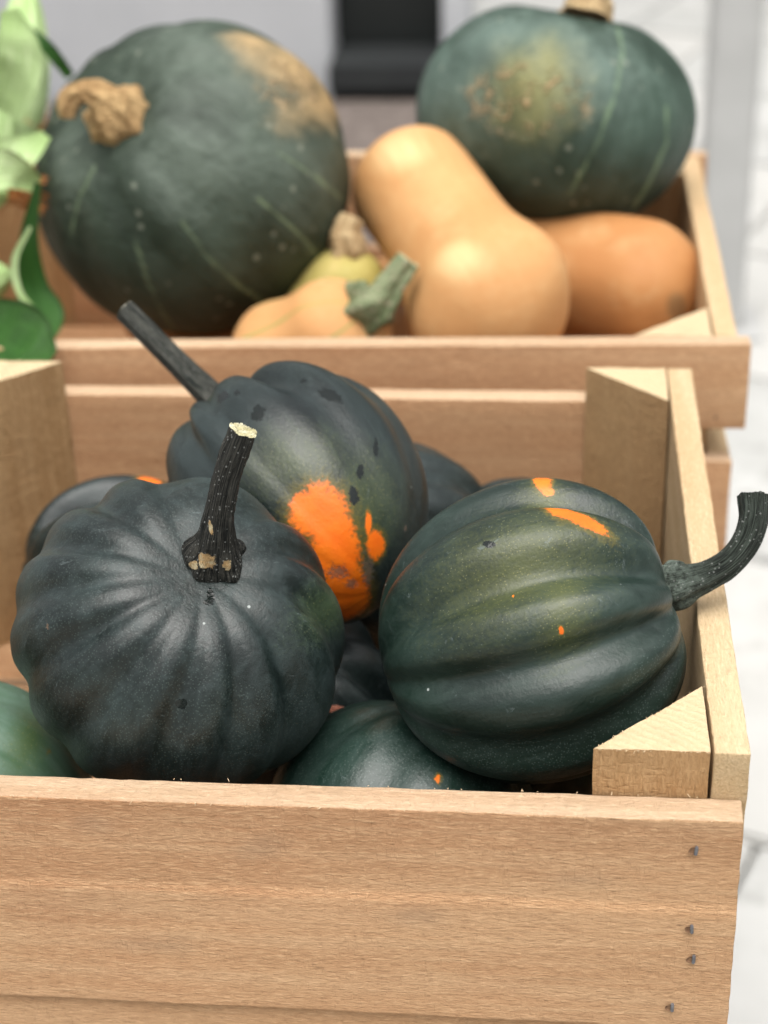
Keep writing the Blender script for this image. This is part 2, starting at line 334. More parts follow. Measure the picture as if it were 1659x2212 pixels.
def set_attr(me, name, arr):
    a = me.attributes.new(name, 'FLOAT', 'POINT'); a.data.foreach_set('value', np.asarray(arr, np.float32))
def paint(me, mw, blobs, names=('orange', 'pale', 'wet', 'dirt')):
    """soft spots on the skin: each is (px, py, half-width, half-height, angle) where a ray meets the surface"""
    n = len(me.vertices); V = np.empty(n * 3, np.float32); me.vertices.foreach_get('co', V); V = V.reshape(-1, 3)
    M = np.array(mw); W = V @ M[:3, :3].T + M[:3, 3]
    for nm in names:
        fld = np.full(n, -1.0)
        if blobs.get(nm):
            tree = BVHTree.FromPolygons([Vector(p) for p in W.tolist()], [tuple(p.vertices) for p in me.polygons])
            for (px, py, rx, ry, ang) in blobs[nm]:
                hit, nor, idx, dist = tree.ray_cast(CAM, ray(px, py).normalized())
                if hit is None: continue
                if nor.dot(CF) > 0: nor = -nor
                s = depth(hit) / FPX; c, sn = math.cos(math.radians(ang)), math.sin(math.radians(ang))
                e1, e2 = CR * c + CU * sn, CU * c - CR * sn
                d = W - np.array(hit); q = 0
                for e, rr in ((e1, rx), (e2, ry)):
                    et = e - nor * nor.dot(e); L = max(0.3, et.length); et.normalize()
                    q = q + (d @ np.array(et) / (rr * s / L)) ** 2
                q = q + (d @ np.array(nor) / (1.2 * max(rx, ry) * s)) ** 2
                fld = np.maximum(fld, 1 - np.sqrt(q))
        set_attr(me, nm, fld)

def tube(name, pts, radii, mat, parent, nseg=72, nring=90, ridges=5, rdepth=0.14, flare=None, seed=0, tan=(), worn=None, jit=0.03, inv=None, capmat=None, cap_name='cut_end', ragged=0.0, squarish=0.0):
    P = crom(pts, nring); Rr = [x[0] for x in crom([[r] for r in radii], nring)]
    rng = np.random.RandomState(seed); ph0 = rng.uniform(0, 6.28)
    verts = []; aro = []; alo = []
    T0 = Vector(P[1] - P[0]).normalized(); ref = Vector((0.3, 0.8, 0.5)); X = (ref - T0 * ref.dot(T0)).normalized()
    for k in range(nring):
        t = Vector(P[min(k + 1, nring - 1)] - P[max(k - 1, 0)]).normalized()
        X = (X - t * X.dot(t)).normalized(); Y = t.cross(X)
        s = k / (nring - 1)
        rd = rdepth * (1 + (flare or 0) * math.exp(-(s / 0.16) ** 2))
        for i in range(nseg):
            a = 2 * math.pi * i / nseg
            g = 1 + rd * (0.5 + 0.5 * math.cos(ridges * a + ph0)) - rd * 0.5 + 0.03 * math.cos(2 * ridges * a + 1 + 2 * s)
            q = Vector(P[k]) * 120
            g += 0.6 * jit * mnoise.noise(q * 3.1 + Vector((math.cos(a) * 3, math.sin(a) * 3, seed)))
            g += jit * mnoise.noise(q + Vector((math.cos(a) * 1.5, math.sin(a) * 1.5, seed)))
            p = Vector(P[k]) + (X * math.cos(a) + Y * math.sin(a)) * (Rr[k] * g)
            if k == nring - 1 and ragged: p += t * ragged * mnoise.noise(Vector((i * 0.7, seed, 0)))
            verts.append(p); aro.append(abs(2.0 * i / nseg - 1)); alo.append(s)
    F = grid_faces(nseg, nring)
    if inv is not None: verts = [inv @ v for v in verts]
    me = pydata(name, verts, F)
    set_attr(me, 'around', aro); set_attr(me, 'along', alo)
    mw = inv.inverted() if inv is not None else Matrix.Identity(4)
    paint(me, mw, {'tan': list(tan)}, ('tan',))
    set_attr(me, 'wornpale', [max(0, 1 - x / worn) if worn else 0 for x in alo])
    o = link(name, me, mat, parent)
    # the cut face
    ring = verts[-nseg:]; c = sum(ring, Vector()) / nseg
    tw = (Vector(P[-1]) - Vector(P[-2])).normalized(); tl = (inv.to_3x3() @ tw) if inv is not None else tw
    cv = [c + (p - c) * 1.02 for p in ring]; cf = []
    for j, (fr, dz) in enumerate(((0.93, 0.35), (0.7, 0.25), (0.4, 0.1), (0.12, -0.1))):
        for p in ring:
            q = c + (p - c) * fr
            cv.append(q + tl * (Rr[-1] * (0.12 * dz + 0.16 * mnoise.noise(q * 900 + Vector((seed, 0, 0))))))
    cf = grid_faces(nseg, 5); cf.append(tuple(range(4 * nseg, 5 * nseg)))
    link(cap_name, pydata(cap_name, cv, cf), capmat or CUT_D, o)
    return o

def acorn(label, center, axis, R, top, bot, skin, roll=0.0, hero=False, seed=1, lobes=10, ldepth=0.115, blobs=None, twist=0.0, lpow=1.6, tipk=0.0, group=None, hint=None, **kw):
    mw = frame(center, axis, roll, hint)
    nu, nv = (400, 200) if hero else (140, 70)
    vpx = kw.pop('valley_px', None)
    if vpx:                          # where the creases cross the bare body
        V, F, *_ = squash_verts(R, top, bot, 8, 0.0, lpow, 90, 60, seed, twist=twist, **kw)
        bv = BVHTree.FromPolygons([mw @ Vector(v) for v in V.tolist()], F); va = []
        for px, py in vpx:
            h = bv.ray_cast(CAM, ray(px, py).normalized())[0]
            if h is None: continue
            q = mw.inverted() @ h; r_ = math.hypot(q.x, q.y)
            ph = math.atan2(r_ / R, q.z / (top if q.z > 0 else bot))
            va.append(math.degrees(math.atan2(q.y, q.x) + twist * (ph - 0.7)) % 360)
        va.sort(); out = []
        for i, a in enumerate(va):   # fill the unseen side evenly
            nx = va[(i + 1) % len(va)] + (360 if i == len(va) - 1 else 0); out.append(a)
            n = int(round((nx - a) / 38.0)) if nx - a > 76 else 1
            out += [a + (nx - a) * k / n for k in range(1, n)]
        kw['valleys'] = out
    V, F, u, PH, TH = squash_verts(R, top, bot, lobes, ldepth, lpow, nu, nv, seed, twist=twist, tipk=tipk, **kw)
    me = pydata('body', V, F)
    paint(me, mw, blobs or {})
    root = empty('acorn_squash', mw); tag(root, label, 'squash', group)
    body = link('body', me, skin, root)
    bpy.context.view_layer.update()
    root['_mw'] = 0; del root['_mw']
    tree = BVHTree.FromPolygons([mw @ Vector(v) for v in V.tolist()], F) if hero else None
    return root, mw, tree
def hit_at(tree, px, py):
    return tree.ray_cast(CAM, ray(px, py).normalized())[0]

# ---------------------------------------------------------------- boards
def board_mesh(name, L, H, T, seed, step=0.006, rough=0.00022, ledge=None):
    """a sawn board, length on local X, height on Z, thickness on Y, centred"""
    bm = bmesh.new(); bmesh.ops.create_cube(bm, size=1.0)
    bmesh.ops.scale(bm, vec=(L, T, H), verts=bm.verts)
    bmesh.ops.bevel(bm, geom=bm.edges[:], offset=0.0007, segments=2, affect='EDGES', profile=0.6)
    def cuts(axis, size, st):
        n = max(1, int(size / st))
        for k in range(1, n):
            no = [0, 0, 0]; no[axis] = 1; c = [0, 0, 0]; c[axis] = -size / 2 + size * k / n
            bmesh.ops.bisect_plane(bm, geom=bm.verts[:] + bm.edges[:] + bm.faces[:], plane_co=c, plane_no=no, dist=1e-7)
    cuts(0, L, step); cuts(2, H, 0.0016 if ledge else max(step, 0.005))
    s = Vector((seed * 3.7, seed * 1.3, 0))
    for v in bm.verts:
        p = v.co.copy()
        n1 = mnoise.noise_vector(p * 14 + s) * rough * 2.2
        n2 = mnoise.noise_vector(Vector((p.x * 160, p.y * 160, p.z * 160)) + s) * rough
        edge = 1.6 if (abs(p.z) > H / 2 - 0.001 or abs(p.x) > L / 2 - 0.001) else 0.6
        v.co += (n1 + n2 * edge)
        if ledge and p.y < 0:
            z0 = ledge + 0.0012 * mnoise.noise(Vector((p.x * 7, seed, 0)))
            k = min(1, max(0, (z0 - p.z) / 0.0035)); v.co.y -= 0.0012 * k * k * (3 - 2 * k)
    bmesh.ops.recalc_face_normals(bm, faces=bm.faces)
    for f in bm.faces:               # narrow sawn edges are paler, with light from above painted into their colour
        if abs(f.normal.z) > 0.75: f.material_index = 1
    me = bpy.data.meshes.new(name); bm.to_mesh(me); bm.free()
    me.polygons.foreach_set('use_smooth', [True] * len(me.polygons))
    return me
def board(name, c, L, H, T, mat, parent, seed, along='X', step=0.008, ledge=None):
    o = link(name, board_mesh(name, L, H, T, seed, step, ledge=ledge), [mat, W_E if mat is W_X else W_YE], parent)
    rot = {'X': Matrix.Identity(4), 'Y': Matrix.Rotation(math.pi / 2, 4, 'Z')}[along]
    o.matrix_local = parent.matrix_world.inverted() @ Matrix.Translation(Vector(c)) @ rot
    return o
def post_mesh(p, H, seed, sx, sy):
    """three-cornered corner post; right angle at the local origin, legs towards sx, sy; top at z = 0"""
    bm = bmesh.new()
    tri = [(0.0010 * sx, 0.0006 * sy), (p * sx, 0.0006 * sy), (0.0010 * sx, p * sy)]
    if sx * sy < 0: tri = [tri[0], tri[2], tri[1]]
    lo = [bm.verts.new((x, y, -H)) for x, y in tri]; hi = [bm.verts.new((x, y, 0)) for x, y in tri]
    bm.faces.new(lo[::-1]); bm.faces.new(hi)
    for i in range(3):
        j = (i + 1) % 3; bm.faces.new((lo[i], lo[j], hi[j], hi[i]))
    def bis(n, a, b, no):
        no = Vector(no)
        for k in range(1, n):
            bmesh.ops.bisect_plane(bm, geom=bm.verts[:] + bm.edges[:] + bm.faces[:], plane_co=no * (a + (b - a) * k / n), plane_no=no, dist=1e-7)
    bis(22, min(0, p * sx), max(0, p * sx), (1, 0, 0)); bis(22, min(0, p * sy), max(0, p * sy), (0, 1, 0)); bis(14, -H, 0, (0, 0, 1))
    bm.verts.ensure_lookup_table()
    s = Vector((seed * 2.1, 0, 0))
    for v in bm.verts:
        q = v.co.copy(); top = abs(q.z) < 1e-6
        n = mnoise.noise_vector(q * 60 + s) * 0.0004
        hyp = abs(q.x * sx + q.y * sy - p) < 1e-5
        if top and hyp: n += Vector((sx, sy, 0)) * (0.0009 * mnoise.noise(q * 420 + s)) + Vector((0, 0, 0.0008 * mnoise.noise(q * 380 - s)))
        if top: n.z += 0.0003 * mnoise.noise(q * 500 + s)
        v.co += n
    bmesh.ops.recalc_face_normals(bm, faces=bm.faces)
    for f in bm.faces: f.material_index = 1 if abs(f.normal.z) > 0.7 else 0
    me = bpy.data.meshes.new('corner_post'); bm.to_mesh(me); bm.free()
    return me

def splinters(name, a, b, n, mat, parent, seed, lmin=0.001, lmax=0.004, out=Vector((0, -1, 0.3))):
    """torn wood fibres along a sawn edge from a to b (world)"""
    rng = random.Random(seed); v = []; f = []
    for k in range(n):
        p = a.lerp(b, rng.random()); L = rng.uniform(lmin, lmax) * (2 if rng.random() < 0.1 else 1)
        d = (out + Vector((rng.uniform(-1.6, 1.6), rng.uniform(-.5, .5), rng.uniform(-.6, .6)))).normalized()
        wv = d.cross(Vector((rng.uniform(-1, 1), rng.uniform(-1, 1), rng.uniform(-1, 1)))).normalized() * rng.uniform(0.00012, 0.00025)
        w2 = d.cross(wv).normalized() * wv.length
        mid = p + d * L * 0.5 + Vector((0, 0, rng.uniform(-.3, .3) * L)); tip = p + d * L
        i = len(v); v += [p - wv, p + wv, p + w2, mid - wv, mid + wv, mid + w2, tip]
        f += [(i, i + 1, i + 4, i + 3), (i + 1, i + 2, i + 5, i + 4), (i + 2, i, i + 3, i + 5), (i + 3, i + 4, i + 6), (i + 4, i + 5, i + 6), (i + 5, i + 3, i + 6)]
    iv = parent.matrix_world.inverted(); o = link(name, pydata(name, [iv @ q for q in v], f), mat, parent)
    o['kind'] = 'stuff'; return o

# ================================================================ ground and background
GZ = -0.95
def slab_mats():
    out = []
    for k, (a, b, c) in enumerate((((0.41, 0.405, 0.385), (0.46, 0.455, 0.435), (0.38, 0.375, 0.355)), ((0.37, 0.37, 0.355), (0.44, 0.44, 0.425), (0.31, 0.31, 0.295)))):
        out.append(simple('paving_%s' % ('pale', 'grey')[k], a, b, 4, 0.85, 0.002, c, 0.2))
    return out
PAVE, PAVE_G = slab_mats()
BED = simple('paving_bed', (0.30, 0.30, 0.28), (0.38, 0.38, 0.35), 20, 0.95, 0.004)
ground = link('pavement', pydata('pavement', [(-40, -10, GZ - .03), (40, -10, GZ - .03), (40, 60, GZ - .03), (-40, 60, GZ - .03)], [(0, 1, 2, 3)], False), BED)
tag(ground, kind='structure')
bm = bmesh.new(); bmesh.ops.create_cube(bm, size=1.0); bmesh.ops.scale(bm, vec=(0.638, 0.638, 0.03), verts=bm.verts)
bmesh.ops.bevel(bm, geom=bm.edges[:], offset=0.006, segments=2, affect='EDGES')
SLAB = {}
for nm, mt in (('pale', PAVE), ('grey', PAVE_G)):
    me = bpy.data.meshes.new('paving_slab'); bm.to_mesh(me); me.materials.append(mt); SLAB[nm] = me
bm.free()
ang = math.radians(-22); ca, sa = math.cos(ang), math.sin(ang)
for i in range(-4, 10):
    for j in range(-1, 14):
        u, v_ = i * 0.645 + (0.32 if j % 2 else 0), j * 0.645
        X, Y = 0.30 + ca * u - sa * v_, 1.45 + sa * u + ca * v_
        if not (-3.2 < X < 3.0 and 0.3 < Y < 7.4): continue
        g = 'grey' if (2.02 < Y < 2.75 and abs(X - 0.3) < 0.9) or (Y < 1.12 and X > 0.02) or random.random() < 0.12 or Y > 5.2 else 'pale'
        o = bpy.data.objects.new('paving_slab', SLAB[g]); COL.objects.link(o); o.parent = ground
        o.location = (X, Y, GZ - 0.015 + random.uniform(-.002, .002)); o.rotation_euler = (0, 0, ang)

RENDER_W = simple('grey_render', (0.44, 0.45, 0.465), (0.48, 0.49, 0.505), 3, 0.7, 0.001)
DARK_D = simple('black_door_paint', (0.006, 0.009, 0.008), (0.012, 0.014, 0.013), 3, 0.5, 0.0005)
SILL = simple('charcoal_stone', (0.016, 0.018, 0.019), (0.022, 0.025, 0.025), 6, 0.7, 0.001)
PLINTH = simple('black_plinth', (0.010, 0.010, 0.009), (0.016, 0.016, 0.015), 6, 0.8, 0.001)
BRICKP = simple('brown_gravel', (0.10, 0.08, 0.07), (0.20, 0.165, 0.145), 25, 0.95, 0.01)
POLE = simple('grey_painted_metal', (0.40, 0.40, 0.39), (0.44, 0.44, 0.43), 8, 0.45, 0.0004)
def box(name, lo, hi, mat, parent=None, bev=0.004):
    bm = bmesh.new(); bmesh.ops.create_cube(bm, size=1.0)
    lo, hi = Vector(lo), Vector(hi)
    bmesh.ops.scale(bm, vec=hi - lo, verts=bm.verts); bmesh.ops.translate(bm, vec=(lo + hi) / 2, verts=bm.verts)
    if bev: bmesh.ops.bevel(bm, geom=bm.edges[:], offset=bev, segments=2, affect='EDGES')
    me = bpy.data.meshes.new(name); bm.to_mesh(me); bm.free()
    return link(name, me, mat, parent)
WY = 4.42
xl = at_y(712, 60, WY).x; xr = at_y(955, 60, WY).x; xe = at_y(1010, 40, WY).x
zs0 = at_y(830, 123, WY).z; zs1 = at_y(830, 178, WY).z
b = empty('building', Matrix.Translation((xl - 1, WY, GZ))); tag(b, 'grey rendered building with a black doorway far behind the squashes', 'building')
def bbox(name, lo, hi, mat, bev=0.004):
    o = box(name, Vector(lo) - b.location, Vector(hi) - b.location, mat, b, bev); return o
bbox('wall', (-4.5, WY, zs1 - .12), (xl, WY + 0.4, 2.6), RENDER_W)
bbox('wall', (xr, WY, zs1), (xe, WY + 0.4, 2.6), RENDER_W)
bbox('wall', (xl + .002, WY, 1.6), (xr - .002, WY + 0.4, 2.6), RENDER_W)
bbox('door', (xl + .003, WY + 0.16, zs0 + .001), (xr - .003, WY + 0.21, 1.597), DARK_D)
bbox('door_sill', (xl + .003, WY - 0.10, zs1 + .002), (xe + .06, WY + 0.25, zs0), SILL)
bbox('plinth', (-4.5, WY - 0.05, GZ), (xe + .03, WY + 0.38, zs1 - .121), PLINTH)
bbox('plinth', (xl + .003, WY - 0.06, zs1 - .12), (xe + .03, WY + 0.38, zs1), PLINTH)
gb = box('gravel_bed', (-4.5, 3.0, GZ - .028), (-0.28, WY - 0.07, GZ + 0.03), BRICKP); tag(gb, kind='structure')
b2 = empty('building', Matrix.Translation((1.2, 6.4, GZ))); tag(b2, 'dark grey wall beyond the pale pavement, right of the kabocha stem', 'building')
box('wall', (-1.6, 0, 0.0), (3.0, 0.3, 3.0), SILL, b2)
# tent pole
pw = at_y(1545, 720, 2.75)
pl = empty('pole', Matrix.Translation((pw.x, 2.75, GZ))); tag(pl, 'square light grey metal pole standing on the pavement at right', 'pole')
box('post', (-0.046, -0.046, 0.012), (0.046, 0.046, 2.6), POLE, pl, 0.008)
box('base_plate', (-0.085, -0.085, 0.0), (0.085, 0.085, 0.0115), POLE, pl, 0.003)

# ================================================================ table under the crates (mostly hidden by them)
CB = -0.165                         # underside of both crates
tb = empty('display_table', Matrix.Translation((-0.22, 0.4, GZ))); tag(tb, 'low wooden display table under both crates', 'table')
tiv = tb.matrix_world
for k in range(6):
    board('plank', (-0.24, 0.045 + k * 0.14, CB - 0.0125), 0.46, 0.135, 0.022, W_X, tb, 40 + k, 'X', 0.03).rotation_euler = (math.pi / 2, 0, 0)
for sx in (-0.43, -0.06):
    for y in (0.06, 0.72):
        box('leg', Vector((sx - .025, y - .025, GZ)) - tb.location, Vector((sx + .025, y + .025, CB - .0745)) - tb.location, W_Z, tb, 0.002)
    box('rail', Vector((sx - .02, 0.0, CB - .074)) - tb.location, Vector((sx + .02, 0.8, CB - .0245)) - tb.location, W_X, tb, 0.002)

# ================================================================ front crate
T = 0.0129; PL = 0.0419; LY = 0.34; XI = -T; XL = -0.3854; FT = -0.0198
fc = empty('wooden_crate', Matrix.Translation((-0.2, 0.17, CB)))
tag(fc, 'sawn wooden crate in front, holding the dark acorn squashes', 'crate', 'wooden crates')
fb = board('front_board', ((-0.0021 + XL - T) / 2, -T / 2 - 0.0003, FT - 0.0482), -0.0021 - (XL - T), 0.0964, T, W_X, fc, 3, 'X', 0.005, ledge=0.0106)
fb2 = board('front_board', ((-0.0021 + XL - T) / 2, -T / 2 + 0.0012, (FT - 0.0980 + CB) / 2), -0.004 - (XL - T), FT - 0.0980 - CB, T, W_X, fc, 4, 'X')
board('back_board', ((-0.002 + XL - T) / 2, LY + T / 2 + 0.0003, FT - 0.0501), -0.002 - (XL - T), 0.1002, T, W_X, fc, 5, 'X')
board('back_board', ((-0.002 + XL - T) / 2, LY + T / 2 + 0.0003, (FT - 0.1020 + CB) / 2), -0.004 - (XL - T), FT - 0.1020 - CB, T, W_X, fc, 6, 'X')
for nm, x, s in (('side_board', -T / 2, 8), ('side_board', XL - T / 2, 9)):
    board(nm, (x, LY / 2, -0.05), LY, 0.10, T - 0.0003, W_Y, fc, s, 'Y', 0.005)
    board(nm, (x, LY / 2, (-0.103 + CB) / 2), LY, -0.103 - CB, T - 0.0003, W_Y, fc, s + 10, 'Y')
posts = []
for (x, y, sx, sy, s) in ((XI, 0, -1, 1, 1), (XI, LY, -1, -1, 2), (XL, 0, 1, 1, 3), (XL, LY, 1, -1, 4)):
    o = link('corner_post', post_mesh(PL * (1.18 if sx > 0 else 1.0), -CB - 0.001, s, sx, sy), [W_Z, ENDG], fc)
    o.location = Vector((x, y, 0)) - fc.location; posts.append(o)
for k in range(5):
    o = board('floor_slat', ((XI + XL) / 2, 0.048 + k * 0.061, CB + 0.005), XI - XL - 0.002, 0.055, 0.008, W_X, fc, 20 + k, 'X', 0.02)
    o.rotation_euler = (math.pi / 2, 0, 0)
bpy.context.view_layer.update()
paint(fb.data, fb.matrix_world, {'stain': [(1102, 2028, 26, 8, -12), (1120, 2034, 10, 6, 0), (153, 1895, 4, 4, 0), (1330, 1770, 30, 5, 0), (690, 2090, 26, 9, -30), (1500, 1836, 22, 5, 0), (1472, 1999, 18, 5, 0), (1482, 2064, 16, 4, 0), (1590, 1880, 16, 5, 0)], 'smudge': [(560, 1830, 110, 50, 20), (200, 1780, 90, 40, 0), (900, 1980, 120, 40, 0), (1250, 1900, 140, 36, 0), (330, 2040, 150, 40, 0)]}, ('stain', 'smudge'))
# staples in the front board
for k, (px, py, a) in enumerate(((1500, 1836, 0.1), (1490, 1999, -0.05), (1494, 2064, 0.05), (1448, 2168, 0.0))):
    p = at_y(px, py, -T - 0.0003); s = 0.000155; fiv = fb.matrix_world if False else None
    hm = []
    rng = random.Random(k)
    ring = [(math.cos(q / 14 * 6.283) * (8 + 4 * rng.random()) * s * (1.3 if math.cos(q / 14 * 6.283) < 0 else 0.7), math.sin(q / 14 * 6.283) * (9 + 3 * rng.random()) * s) for q in range(14)]
    loc = p - (fc.location + fb.location) + Vector((0, -0.0016 if k else 0, 0))
    me = pydata('nail_hole', [(x + loc.x, loc.y - 0.0008, z + loc.z) for x, z in ring] + [(x * .7 + loc.x, loc.y - 0.0004, z * .7 + loc.z) for x, z in ring], grid_faces(14, 2) + [tuple(range(14, 28))], False)
    link('nail_hole', me, HOLE, fb)
    bm = bmesh.new(); bmesh.ops.create_cube(bm, size=1.0); bmesh.ops.scale(bm, vec=(0.0012, 0.0016, 0.0037), verts=bm.verts)
    bmesh.ops.bevel(bm, geom=bm.edges[:], offset=0.0003, segments=2, affect='EDGES')
    bmesh.ops.rotate(bm, verts=bm.verts, cent=(0, 0, 0), matrix=Matrix.Rotation(a, 3, 'Y'))
    bmesh.ops.translate(bm, verts=bm.verts, vec=loc + Vector((0.0006, -0.0004, 0)))
    me = bpy.data.meshes.new('staple'); bm.to_mesh(me); bm.free(); link('staple', me, METAL, fb)
FIB = simple('torn_wood_fibre', (0.62, 0.45, 0.27), (0.74, 0.57, 0.37), 50, 0.9, 0.0002)
splinters('torn_fibres', Vector((XL, -T, FT)), Vector((-0.003, -T, FT)), 60, FIB, fb, 1, 0.0006, 0.0022)
splinters('torn_fibres', Vector((XL, 0.0, FT)), Vector((-0.003, 0, FT)), 25, FIB, fb, 2, 0.0005, 0.0016, out=Vector((0, 0.3, 1)))
pf = posts[0]; bpy.context.view_layer.update()
splinters('torn_fibres', Vector((XI - PL, 0, 0)), Vector((XI, PL, 0)), 26, FIB, pf, 3, 0.0003, 0.0013, Vector((-1, 1, 0.6)))
splinters('torn_fibres', Vector((XI - PL, 0, 0)), Vector((XI, 0, 0)), 30, FIB, pf, 4, 0.0004, 0.0012, Vector((0, -1, 0.2)))

# ================================================================ back crate
BX1 = 0.039; BY0 = 0.421; BY1 = 0.80; BXL = -0.52
bc = empty('wooden_crate', Matrix.Translation((-0.2, 0.6, CB)))
tag(bc, 'blurred wooden slat crate behind, holding kabocha and butternut squashes', 'crate', 'wooden crates')
for (z0, z1, dx, s) in ((-0.0725, FT, 0.0, 61), (CB, -0.0935, -0.006, 62)):
    o = board('front_slat', ((BX1 + dx + BXL) / 2, BY0 + T / 2 - 0.0115, (z0 + z1) / 2), BX1 + dx - BXL, z1 - z0, T, W_X, bc, s, 'X', 0.02)
    o.rotation_euler = (0, 0, math.radians(2.35))      # nailed on a little out of square
    board('back_slat', ((BX1 + dx + BXL) / 2, BY1 - T / 2, (z0 + z1) / 2), BX1 + dx - BXL, z1 - z0, T, W_X, bc, s + 5, 'X', 0.02)
for x in (BX1 - 0.0065 - T / 2, BXL + T / 2 + 0.002):
    for (z0, z1, s) in ((-0.0725, FT - .0004, 70), (CB, -0.0935, 72)):
        board('side_slat', (x, (BY0 + BY1) / 2, (z0 + z1) / 2), BY1 - BY0 - 2 * T - 0.0008, z1 - z0, T, W_Y, bc, s, 'Y', 0.02)
bxi = BX1 - 0.0065 - T - .0005; bxl = BXL + T + .0025
for (x, y, sx, sy, s) in ((bxi, BY0 + T + .0005, -1, 1, 11), (bxi, BY1 - T - .0005, -1, -1, 12), (bxl, BY0 + T + .0005, 1, 1, 13), (bxl, BY1 - T - .0005, 1, -1, 14)):
    o = link('corner_post', post_mesh(0.045, FT - CB - 0.001, s, sx, sy), [W_Z, ENDG], bc)
    o.location = Vector((x, y, FT - 0.001)) - bc.location
for k in range(5):
    o = board('floor_slat', ((bxi + bxl) / 2, BY0 + 0.055 + k * 0.067, CB + 0.005), bxi - bxl - 0.002, 0.058, 0.008, W_X, bc, 80 + k, 'X', 0.03)
    o.rotation_euler = (math.pi / 2, 0, 0)
for px, py in ((1548, 790), (1543, 900)):
    p = at_y(px, py, BY0)
    box('nail_head', p - bc.location - Vector((.0016, .0008, .0016)), p - bc.location + Vector((.0016, .0004, .0016)), HOLE, bc, 0.0003)

# ================================================================ acorn squashes
HG = 'acorn squashes in the front crate'
# the slate-dark one with the upright black stem, front left
cA = at_y(388, 1372, 0.074)
rA, mA, tA = acorn('large slate green acorn squash with an upright black stem, front left', cA, cdir(0.24, 0.52, 0.82), 0.0665, 0.057, 0.060, SK_A, hero=True, seed=5, twist=0.22, dimple=0.13, group=HG, ldepth=0.115, lpow=1.6, base=0.5, shoulder=0.5, hint=CU,
    valley_px=[(575, 1365), (505, 1395), (420, 1430), (300, 1430), (200, 1360), (165, 1262), (205, 1178), (272, 1110), (360, 1064), (640, 1275), (645, 1190), (580, 1105)],
    blobs={'wet': [(455, 1290, 10, 26, 8), (392, 1520, 17, 14, 0), (450, 1300, 14, 7, 0)], 'orange': [], 'pale': [(725, 1300, 60, 110, 0)], 'dirt': [(102, 1352, 8, 18, 10)]})
p0 = hit_at(tA, 464, 1206)
ia = mA.inverted()
tube('stem', [cp(p0, -4, 14, -.006), cp(p0, -2, -8, .002), cp(p0, 8, -42, .009), cp(p0, 22, -110, .017), cp(p0, 42, -185, .023), cp(p0, 76, -268, .030)],
     [0.0118, 0.0112, 0.0074, 0.0055, 0.0051, 0.0051], ST_A, rA, flare=0.35, seed=3, rdepth=0.12, tan=[(445, 1212, 26, 20, 0), (455, 1140, 6, 22, 10), (545, 985, 6, 10, 0), (490, 1222, 12, 14, 0), (420, 1220, 14, 12, 0)], inv=ia, capmat=CUT, ragged=0.0015, jit=0.10)
# the green one lying against the right-hand board
cB = at_y(1168, 1362, 0.083)
rB, mB, tB = acorn('green acorn squash flecked with orange, its curved stem over the right board', cB, cdir(0.93, 0.28, 0.10), 0.0600, 0.0585, 0.0640, SK_B, hero=True, seed=11, ldepth=0.13, lpow=1.6, base=0.85, shoulder=0.35, twist=0.06, group=HG, dimple=0.12, pbot=0.84, hint=-CF,
    valley_px=[(1160, 1056), (1150, 1245), (1250, 1420), (1250, 1600)],
    blobs={'orange': [(1255, 1122, 66, 15, -24), (1210, 1102, 30, 12, -10), (1172, 1038, 20, 16, 0), (1212, 1362, 6, 12, 10), (1183, 1062, 14, 10, 0), (1108, 1288, 3, 3, 0)],
           'pale': [(1130, 1220, 330, 190, 30), (1215, 1300, 110, 170, -10), (1180, 1080, 90, 90, 0)], 'wet': [(1055, 1176, 18, 11, 0)], 'dirt': []})
p0 = hit_at(tB, 1462, 1262) or cp(cB, 290, -100, 0)
tube('stem', [cp(p0, -12, 4, -.006), cp(p0, 8, 2, .0), cp(p0, 30, -6, .002), cp(p0, 66, -20, .003), cp(p0, 112, -48, .004), cp(p0, 148, -92, .004), cp(p0, 166, -142, .003), cp(p0, 168, -192, .001)],
     [0.0098, 0.0090, 0.0072, 0.0059, 0.0054, 0.0053, 0.0055, 0.0060], ST_B, rB, flare=0.1, seed=8, rdepth=0.24, worn=0.5, inv=mB.inverted(), capmat=ST_B, nring=110)
# the one behind with the orange patch
cC = at_y(634, 1062, 0.190)
rC, mC, tC = acorn('blue black acorn squash with a big orange patch and long straight stem', cC, cdir(-0.55, 0.62, -0.50), 0.0575, 0.062, 0.068, SK_C, hero=True, seed=23, ldepth=0.16, lpow=1.8, base=0.14, shoulder=0.95, twist=-0.05, group=HG, dimple=0.2, dimw=0.45, hint=-CF,
    valley_px=[(522, 950), (408, 945), (356, 965), (705, 885)],
    blobs={'orange': [(690, 1105, 66, 62, 0), (728, 1190, 52, 116, 10), (748, 1288, 56, 70, 0), (812, 1178, 20, 34, 0), (650, 1090, 26, 30, 0), (796, 1130, 7, 26, 0)],
           'pale': [(640, 1000, 190, 130, 0), (790, 1090, 130, 190, 0)], 'wet': [(557, 893, 20, 24, 0), (480, 858, 16, 20, -40), (512, 848, 9, 9, 0), (715, 855, 36, 16, -30), (655, 823, 14, 6, 0), (778, 1018, 11, 22, 0), (765, 1070, 14, 26, 0), (812, 965, 7, 26, 0)],
           'dirt': [(730, 1235, 48, 34, 0), (795, 1235, 26, 75, 0), (760, 1262, 30, 24, 0), (876, 1142, 9, 16, 0)]})
p0 = cp(cC, -180, -205, -.030)
tube('stem', [cp(p0, 30, 34, -.0), cp(p0, 8, 8, 0), cp(p0, -42, -42, -.003), cp(p0, -110, -108, -.006), cp(p0, -204, -202, -.010)],
     [0.0088, 0.0072, 0.0061, 0.0055, 0.0054], ST_C, rC, flare=0.5, seed=4, rdepth=0.22, inv=mC.inverted(), capmat=CUT_D)

